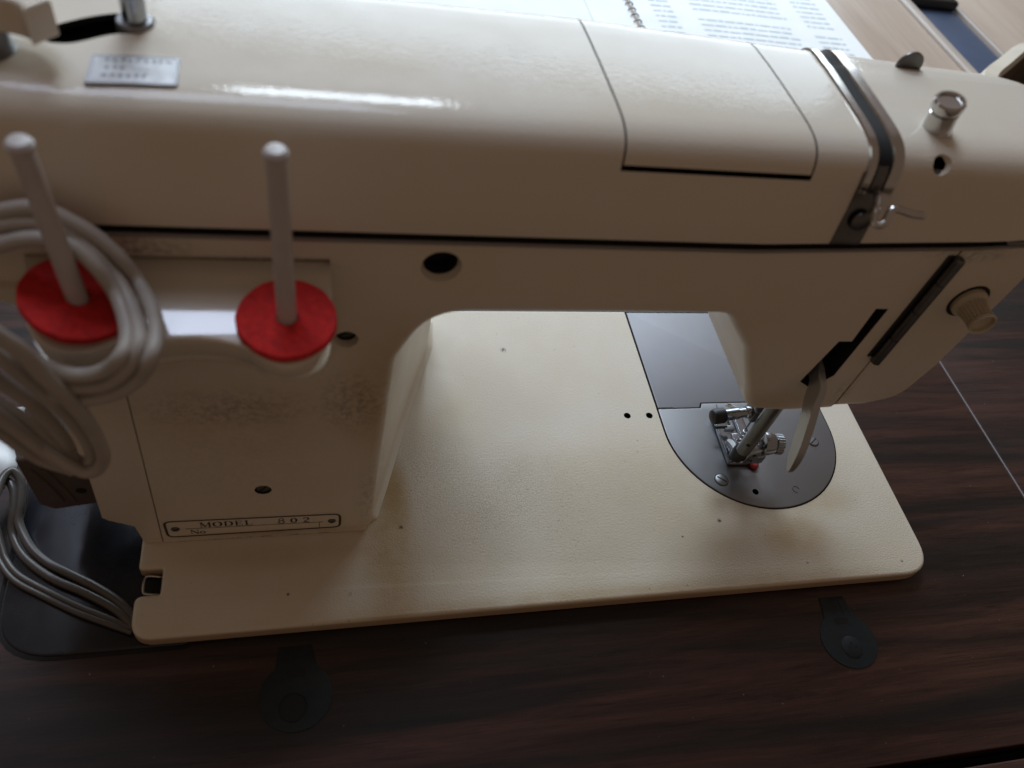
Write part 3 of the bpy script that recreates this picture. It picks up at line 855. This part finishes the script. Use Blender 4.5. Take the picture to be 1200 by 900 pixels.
# ---- presser bar, foot, needle bar, lifter lever
pb = obj("presser_bar", *lathe((274.6, 63.2, 21.5), (0, 0, 1), [(2.9, 0), (3.55, .8), (3.55, 84)], 28), M_STEEL_DK, sm, 25)
obj("bar_hole", *lathe((272.4, 60.5, 31), (-.6, -.8, 0), [(1.0, -.2), (1.0, .12)], 14), M_VOID, pb)
obj("bar_socket", *lathe((275.4, 65.6, 12.5), (-.05, -.1, 1), [(3.0, 0), (3.7, 1), (3.7, 8.5), (3.2, 9.5)], 24), M_BLACK, sm)
obj("foot_clamp", *join(box(277.6, 284.3, 61.2, 68.6, 12.5, 25, .9), box(282.0, 291.0, 63.2, 69.2, 9.0, 15.5, .8), box(277.9, 283.0, 70.5, 80, 3.6, 13, .8)), M_BRIGHT, sm, 25)
obj("clamp_hole", *lathe((281.0, 61.3, 20), (0, -1, 0), [(1.2, -.3), (1.1, .15)], 16), M_VOID, sm)
obj("clamp_hole", *lathe((281.2, 61.3, 15.2), (0, -1, 0), [(.9, -.3), (.8, .15)], 16), M_VOID, sm)
ts = obj("thumb_screw", *lathe((285.6, 66.0, 24.0), (.96, -.2, .1), [(2.2, -3), (2.2, -1), (4.6, -.6), (6.0, .3), (6.0, 2.6), (5.0, 5.6), (4.4, 6.2), (4.9, 6.6), (4.9, 9.4), (4.4, 10.0), (.2, 10.1)], 36), M_BRIGHT, sm, 25, label="silver knurled clamp screw of the foot")
u, w, dd = frame((.96, -.2, .1)); c = Vector((285.6, 66.0, 24.0)); ribs = []
for k in range(22):
    a = 2*math.pi*k/22; r0 = u*math.cos(a)+w*math.sin(a)
    ribs.append(tube([c+dd*6.6+r0*4.9, c+dd*9.5+r0*4.9], .34, 5, 1, sm=False))
obj("screw_knurl", *join(*ribs), M_STEEL, ts)
# foot sole with two toes and raised edges
sole = rounded([(276.6, 67.6, 1.0), (294.6, 67.0, 1.2), (295.0, 84, .6), (295.2, 99, 2.0), (290.0, 99.5, 1.6), (289.6, 85, .5), (284.6, 85, .5), (284.2, 100.2, 1.6), (278.2, 99.6, 2.0), (277.0, 86, .5)], 4)
foot = obj("presser_foot", *join(slab(sole, 1.6, 3.4, .35, ra=.2), box(276.7, 277.9, 68, 98, 3.0, 4.6, .3), box(283.6, 288.2, 74, 79.5, 3, 10.5, .6)), M_BRIGHT, sm, 25)
obj("foot_pin", *tube([(272.5, 86.5, 9.0), (279.5, 86.6, 9.0)], .95, 8, 1), M_BLACK, foot)
obj("red_dot", *lathe((291.2, 66.8, .8), (0, 0, 1), [(1.8, 0), (2.5, .8), (2.4, 1.8), (1.4, 2.6)], 18), simple("red_lacquer", (.26, .02, .02), .35), foot, label="small red spot under the foot")
obj("foot_stem", *join(tube([(277, 76, 10), (276.5, 71, 13), (275.5, 66.5, 15)], 2.2, 10, 4), box(278.2, 283.8, 84.5, 87.5, 7, 9.4, .4)), M_STEEL, foot)
nbar = obj("needle_bar", *lathe((285.5, 80.5, 30), (0, 0, 1), [(3.0, 0), (3.4, .6), (3.4, 70)], 24), M_STEEL_DK, sm, 25)
obj("needle", *lathe((285.8, 80.9, 1.5), (0, 0, 1), [(.15, 0), (.45, 3), (.5, 29)], 10), M_BRIGHT, nbar)
obj("needle_clamp", *join(lathe((285.5, 80.3, 28.5), (0, 0, 1), [(3.6, 0), (4.6, .8), (4.6, 8), (4.0, 9)], 24), box(279.2, 283.4, 74.8, 83.6, 29, 37, .7)), M_STEEL_DK, nbar)
cs2 = obj("clamp_screw", *lathe((280.2, 79.0, 33.0), (-1, -.12, .0), [(3.1, 0), (3.1, 3.4), (2.4, 3.8), (2.4, 7.6), (2.9, 8.0), (2.9, 16)], 24), M_BRIGHT, sm, 25)
obj("screw_tip", *lathe((264.6, 77.2, 33.0), (-1, -.12, .0), [(3.3, 0), (3.9, .7), (3.9, 5.4), (3.3, 6.6), (1.6, 7.4)], 24), M_BLACK, cs2, label="black rubber tip of the clamp screw")
obj("thread_hook", *tube([(280, 82, 31), (275, 86, 27), (273.5, 89, 25), (276, 90, 24), (279, 87, 24.5)], .5, 8, 5), M_CHROME, nbar)
# small bright spring behind
obj("foot_spring", *tube([(279.3+1.7*math.cos(t*.9), 73+1.7*math.sin(t*.9), 11+t*.42) for t in range(0, 36)], .35, 6, 1, sm=False), M_BRIGHT, foot)

# lifter lever: flat steel blade with a dark edge, bending out of the slot and down
lv = [(263.5, 55, 108.5), (261.8, 46, 107.5), (260.8, 39.5, 105.2), (259.0, 35.2, 101), (258.2, 31.4, 96.4), (257.9, 28.4, 91), (257.8, 25.4, 84), (257.8, 22.8, 76.5), (257.7, 21.2, 71.5)]
lp_ = smooth_path(lv, 6); V, F = [], []
for i, p in enumerate(lp_):
    s = i/(len(lp_)-1)
    a = lp_[max(i-1, 0)]; b = lp_[min(i+1, len(lp_)-1)]; t = (b-a).normalized()
    wv = Vector((.08, 1, .0)); wv = (wv-t*wv.dot(t)).normalized(); nn = t.cross(wv).normalized()
    wd = 5.6*(1-max(0, (s-.7)/.3)**2.0*.85) if s > .3 else 3.9+s*5.6
    th = 1.6*(1-max(0, (s-.8)/.2)**2*.5)
    for (aa, bb) in ((-1, -1), (-1, 1), (1, 1), (1, -1)):
        V.append(p+wv*wd*aa*.62+nn*th*bb)
for i in range(len(lp_)-1):
    for k in range(4): F.append((4*i+k, 4*i+(k+1) % 4, 4*i+4+(k+1) % 4, 4*i+4+k))
F.append((0, 1, 2, 3)); F.append(tuple(4*(len(lp_)-1)+k for k in range(4)))
lo = obj("lifter_lever", V, F, simple('lever_steel', (.42, .42, .41), .3, .6, var=.1, vscale=60, rv=.2), sm, 30, label="curved steel lever raising the presser foot")
bv = lo.modifiers.new("bev", 'BEVEL'); bv.width = .3*MM; bv.segments = 2

# ---- spool shelf with two ears, the two spool pins and their red felts
c1 = (13.6, 28.5); c2 = (64.2, 23.6)
ol = [(76.0, 45.4), (76.0, 27)]
ol += [(c2[0]+11.8*math.cos(math.radians(a)), c2[1]+12.0*math.sin(math.radians(a))) for a in range(0, -151, -12)]
ol += [(50.6, 18.1), (46.5, 19.2), (42, 19.8), (37.5, 19.8), (33.4, 19.2), (29, 18.0)]
ol += [(c1[0]+13*math.cos(math.radians(a)), c1[1]+13*math.sin(math.radians(a))) for a in range(-48, -181, -12)]
ol += [(-2.5, 45.4)]
def shelf3(p, t):
    z, f = t
    y = 43-(43-p[1])*f if p[1] < 43 else p[1]
    tilt = .17*max(0, 43-p[1])*max(0, (z-140)/20)
    return (p[0], y, z-tilt)
sts = []
for k in range(5):
    t = math.pi/2*k/4; sts.append((inset(ol, .8*(1-math.sin(t))), (160.4-.8*(1-math.cos(t)), 1.0)))
for z, f in ((155, 1.0), (150, .97), (145, .88), (140, .72), (134, .48), (128, .24), (122, .06), (119, -.03)):
    sts.append((ol, (z, f)))
shelf = obj("spool_shelf", *loft(sts, shelf3), M_SHELF, sm, 40, label="glossy shelf carrying the two spool pins")
def spool_pin(c, tip, zc):
    c3 = Vector((c[0], c[1], zc)); d = (Vector(tip)-c3)
    L = d.length
    p = obj("spool_pin", *lathe(c3, d, [(4.6, -3.5), (4.6, 0.2), (3.0, .6), (2.6, 3), (2.45, L*.6), (2.35, L-2.8), (2.7, L-2.3), (2.75, L-1.2), (2.1, L-.3), (.4, L)], 24), M_PIN, sm, 30)
    return p
def felt(c, zc, d, parent, label):
    u, w, d = frame(d); V, F = [], []; seg = 96
    ro, ri, h = 13.0, 2.9, 2.6; c3 = Vector((c[0], c[1], zc)); rg = random.Random(int(c[0]))
    wob = [1+.008*math.sin(k*.31)+.005*math.sin(k*.83+1) for k in range(seg)]
    rings = [(ri, 0), (ro*.97, 0), (ro, .5), (ro, h-.5), (ro*.975, h), (ri, h)]
    for r, z in rings:
        for k in range(seg):
            a = 2*math.pi*k/seg; q = wob[k] if r > ri else 1
            V.append(c3+d*z+(u*math.cos(a)+w*math.sin(a))*r*q)
    n_ = len(rings)
    for i in range(n_):
        for k in range(seg):
            F.append((i*seg+k, i*seg+(k+1) % seg, ((i+1) % n_)*seg+(k+1) % seg, ((i+1) % n_)*seg+k))
    return obj("felt_washer", V, F, M_RED, parent, 50, label=label)
p1 = spool_pin((13.4, 28.6), (13.9, 25.8, 210.5), 158.2); p1['label'] = "left spool pin with the cord looped round it"
p2 = spool_pin((64.2, 23.6), (64.0, 24.0, 213.0), 158.0); p2['label'] = "right spool pin standing free"
felt((64.2, 23.6), 158.2, (0, -.10, 1), p2, "round red felt washer on the right pin")
felt((12.9, 28.6), 160.0, (.30, -.12, 1), p1, "round red felt washer half under the cord")

# ---- brown terminal housing left of the pillar
th_ol = [(-34.5, 55.5), (-12, 58), (-9.4, 56), (-11.4, 24), (-15, 22.6), (-30.0, 19.5), (-34.6, 24)]
mh = obj("terminal_housing", *slab(rounded([(a, b, 1.2) for a, b in th_ol], 3), 86, 50, 1.2, 'y'), M_BROWN, sm, 30, label="dark brown terminal housing at the lower left")
obj("terminal_hole", *lathe((-17.6, 50.2, 33.3), (0, -1, 0), [(2.0, -.3), (2.0, .25)], 18), M_VOID, mh)
obj("terminal_hole", *lathe((-16.4, 50.2, 45.6), (0, -1, 0), [(1.8, -.3), (1.8, .25)], 18), M_VOID, mh)
obj("terminal_ridge", *join(tube([(-31, 49.9, 50), (-27.5, 49.9, 38), (-25.5, 49.9, 26)], .8, 8, 4), tube([(-26.5, 49.9, 50), (-23.5, 49.9, 38), (-21.5, 49.9, 26)], .8, 8, 4)), M_BROWN, mh)

# ================================================================== CORDS
CORD_PATHS_HERE = True
def cord(name, P, r, label, parent=None, cat=None, twin=True):
    """twin-core flex: two fused strands"""
    pts = smooth_path(P, 8)
    if not twin:
        m_ = tube(pts, r, 12, 1, sm=False)
    else:
        m_ = tube(pts, r, 14, 1, sm=False)
    return m_
# coil hung on the left spool pin: three turns, the top behind the pin, the bottom in front of the shelf
COIL = [
   [(-6.4, 37.0, 177.8), (0.2, 36.8, 181.9), (6.5, 36.6, 183.6), (10.0, 36.3, 183.2), (14.5, 36.1, 180.5), (19.8, 35.0, 176.6), (24.4, 33.0, 171.6), (27.9, 30.8, 165.5), (32.2, 21.4, 165.5), (34.0, 12.9, 165.5), (33.6, 6.5, 164.8), (30.0, 6.5, 157.7), (25.2, 6.5, 152.4), (18.7, 6.5, 149.1), (12.9, 6.5, 148.9), (8.8, 6.5, 151.5), (5.0, 6.5, 158.2), (1.6, 6.5, 165.2), (-4.5, 11.4, 165.5)] ,
   [(-6.4, 35.5, 176.5), (-0.3, 35.2, 179.1), (6.5, 35.0, 180.6), (11.3, 34.8, 180.0), (15.0, 34.5, 176.9), (19.1, 32.2, 173.2), (23.0, 30.0, 168.0), (26.5, 24.2, 165.5), (29.4, 16.2, 165.5), (30.6, 9.4, 165.5), (28.2, 6.5, 161.7), (22.9, 6.5, 155.5), (17.4, 6.5, 153.6), (11.8, 6.5, 154.8), (7.2, 6.5, 159.8), (1.3, 8.8, 165.5), (-3.1, 10.5, 169.4)] ,
   [(-7.9, 32.0, 172.1), (-0.4, 31.7, 176.1), (5.7, 31.5, 178.4), (10.8, 31.2, 178.6), (16.0, 30.4, 176.8), (20.2, 28.0, 173.1), (23.4, 25.6, 167.4), (26.2, 19.0, 165.5), (27.8, 11.3, 165.5), (26.8, 6.5, 164.9), (22.7, 6.5, 160.1), (17.7, 6.5, 158.0), (12.8, 6.5, 159.0), (8.6, 6.5, 162.9), (4.9, 6.8, 167.7), (0.4, 7.0, 175.6)] ,
]
coil = thing("coiled_cord", "pale grey flex coiled round the left spool pin of the machine", "cord", (14, 28, 150))
for P in COIL:
    obj("cord_turn", *tube(P, 1.95, 14, 6), M_CORD, coil)
BUND = [
   [(3.8, 0.0, 184.3), (6.5, 1.0, 178.2), (8.8, 1.9, 172.3), (10.4, 2.9, 162.7), (12.6, 3.8, 153.9), (14.2, 5.7, 141.3), (14.2, 7.9, 127.6), (12.7, 10.0, 116.3), (9.6, 10.7, 109.5), (5.9, 11.4, 107.3), (2.7, 12.1, 109.6), (-1.0, 12.9, 114.6), (-4.8, 13.6, 121.0), (-8.5, 14.3, 127.1), (-12.9, 15.0, 134.4)] ,
   [(0.9, 2.0, 176.2), (3.3, 3.5, 168.7), (5.1, 5.0, 160.7), (8.1, 6.5, 148.7), (9.9, 8.9, 135.8), (9.9, 11.6, 121.8), (8.3, 13.5, 111.7), (5.2, 14.4, 107.3), (2.1, 15.3, 109.3), (-2.8, 16.2, 120.0), (-7.1, 17.1, 128.3), (-13.0, 18.0, 136.4)] ,
   [(0.8, 4.0, 177.2), (3.3, 5.3, 170.1), (6.7, 6.7, 161.2), (9.7, 8.0, 150.2), (10.5, 11.2, 134.1), (10.0, 14.5, 116.2), (7.6, 15.6, 105.6), (3.2, 16.7, 100.9), (-1.5, 17.8, 103.3), (-7.7, 18.9, 111.6), (-15.1, 20.0, 123.8)] ,
   [(-3.5, 5.0, 164.0), (-1.6, 7.6, 154.7), (0.5, 10.2, 144.1), (2.0, 12.8, 131.1), (2.0, 15.6, 118.5), (1.3, 17.4, 109.2), (-1.3, 18.3, 106.2), (-4.7, 19.2, 110.5), (-9.0, 20.1, 119.7), (-15.3, 21.0, 131.0)] ,
   [(-11.2, 11.0, 143.4), (-8.2, 11.8, 135.0), (-5.2, 12.5, 124.3), (-2.5, 13.2, 115.0), (1.5, 14.0, 104.4)] ,
   [(-16.2, 15.0, 130.0), (-12.4, 15.5, 122.8), (-9.5, 16.0, 114.7), (-6.3, 16.5, 106.6), (-1.0, 17.0, 100.8)] ,
]
bund = thing("hanging_cord_bundle", "bundle of grey flex hanging in a tight U left of the pillar", "cord", (0, 15, 100))
for P in BUND:
    obj("cord_strand", *tube(P, 1.95, 14, 6), M_CORD, bund)
LOWS = [
   [(-57.4, 61.1, 8.0), (-57.0, 72.9, 7.1), (-54.4, 77.5, 6.2), (-51.1, 73.8, 3.7), (-50.2, 64.8, 0.8), (-50.2, 57.5, -2.1), (-44.5, 47.0, -3.7), (-37.2, 39.7, -4.6), (-27.7, 33.8, -4.7), (-17.4, 27.5, -4.8), (-7.6, 20.2, -5.0), (-0.4, 12.3, -5.6)] ,
   [(-60.6, 56.1, 6.0), (-59.3, 68.6, 4.9), (-57.1, 74.9, 3.7), (-53.3, 70.4, 2.6), (-52.4, 61.4, -0.3), (-52.5, 54.0, -4.8), (-46.3, 43.2, -4.9), (-34.5, 32.9, -4.9), (-20.8, 25.3, -5.0), (-8.8, 17.5, -5.1), (-0.7, 9.5, -5.6)] ,
   [(-65.0, 66.6, -1.0), (-58.7, 57.2, -2.6), (-55.1, 48.0, -4.2), (-52.2, 41.7, -4.9), (-46.6, 35.0, -4.9), (-36.1, 28.0, -5.0), (-23.8, 20.5, -5.1), (-13.2, 15.1, -5.2), (-1.6, 9.3, -5.6)] ,
   [(-67.2, 66.5, -2.0), (-61.1, 56.9, -3.3), (-57.0, 47.2, -4.6), (-53.8, 40.1, -5.1), (-47.4, 32.6, -5.2), (-36.4, 25.6, -5.3), (-24.1, 18.2, -5.3), (-13.6, 13.1, -5.4), (-1.5, 7.6, -5.8)] ,
]
low = thing("pedal_cord", "thin twin cables lying across the glossy black plate", "cable", (-30, 30, -7.5))
for i, P in enumerate(LOWS):
    obj("cable", *tube(P, (1.75, 1.75, 1.25, 1.25)[i], 14, 6), M_CORD2, low)

# white folded scrap at the left edge, cream bag at the top right
V = [(-96, 78, -8), (-64, 86.5, -7), (-58.4, 91, -5), (-60.0, 99, 2), (-70, 112, 4), (-98, 112, 4), (-96, 80, 3), (-66, 89, 4), (-61.5, 94, 5.5), (-74, 108, 7), (-96, 108, 7)]
cl = thing("white_cloth", "crumpled bright white cloth behind the cables at the left edge", "cloth", (-80, 95, -8.5))
nx, ny = 26, 18; V = []; F = []
for i in range(nx+1):
    for j in range(ny+1):
        x = -130+70*i/nx; y = 78+44*j/ny
        e = min(1, (nx-i)/3.5, j/3.0, (ny-j)/3)
        z = -8.2+9.5*math.sin(math.pi/2*max(0, e))+.9*math.sin(x*.33+y*.2)*e+.7*math.sin(y*.5-x*.11)*e
        V.append((x+1.5*math.sin(y*.3), y+1.2*math.sin(x*.21), z))
for i in range(nx):
    for j in range(ny):
        a = i*(ny+1)+j; F.append((a, a+1, a+ny+2, a+ny+1))
o = obj("cloth_fold", V, F, M_PAPER, cl, 80); o.modifiers.new("th", 'SOLIDIFY').thickness = .6*MM

bag = thing("paper_bag", "cream open bag with dark brown inside at the right edge", "bag", (760, 460, -44))
BAGP = [(648, 430), (672, 468), (712, 502), (765, 532), (850, 530), (890, 450), (800, 380), (690, 390)]
rim = [(p.x, p.y) for p in smooth_path([(a, b, 0) for a, b in BAGP+BAGP[:1]], 4)[:-1]]
V, F = loft([(inset(rim, 12), -44), (inset(rim, 5), -25), (rim, 10), (inset(rim, 2), 18), (inset(rim, 14), 20), (inset(rim, 17), 14)], lambda p, t: (p[0], p[1], t+(3*math.sin(p[0]*.06) if t > 5 else 0)), True, False)
o = obj("bag_shell", V, F, M_CREAMCARD, bag, 60)
V, F = loft([(inset(rim, 20), -40), (inset(rim, 18), -20), (inset(rim, 17.5), 15)], lambda p, t: (p[0], p[1], t+(3*math.sin(p[0]*.06) if t > 5 else 0)), True, False)
obj("bag_lining", V, F, M_BAGIN, bag, 60)

for o in list(bpy.data.objects):
    if '_b' in o: del o['_b']
bpy.context.view_layer.update()
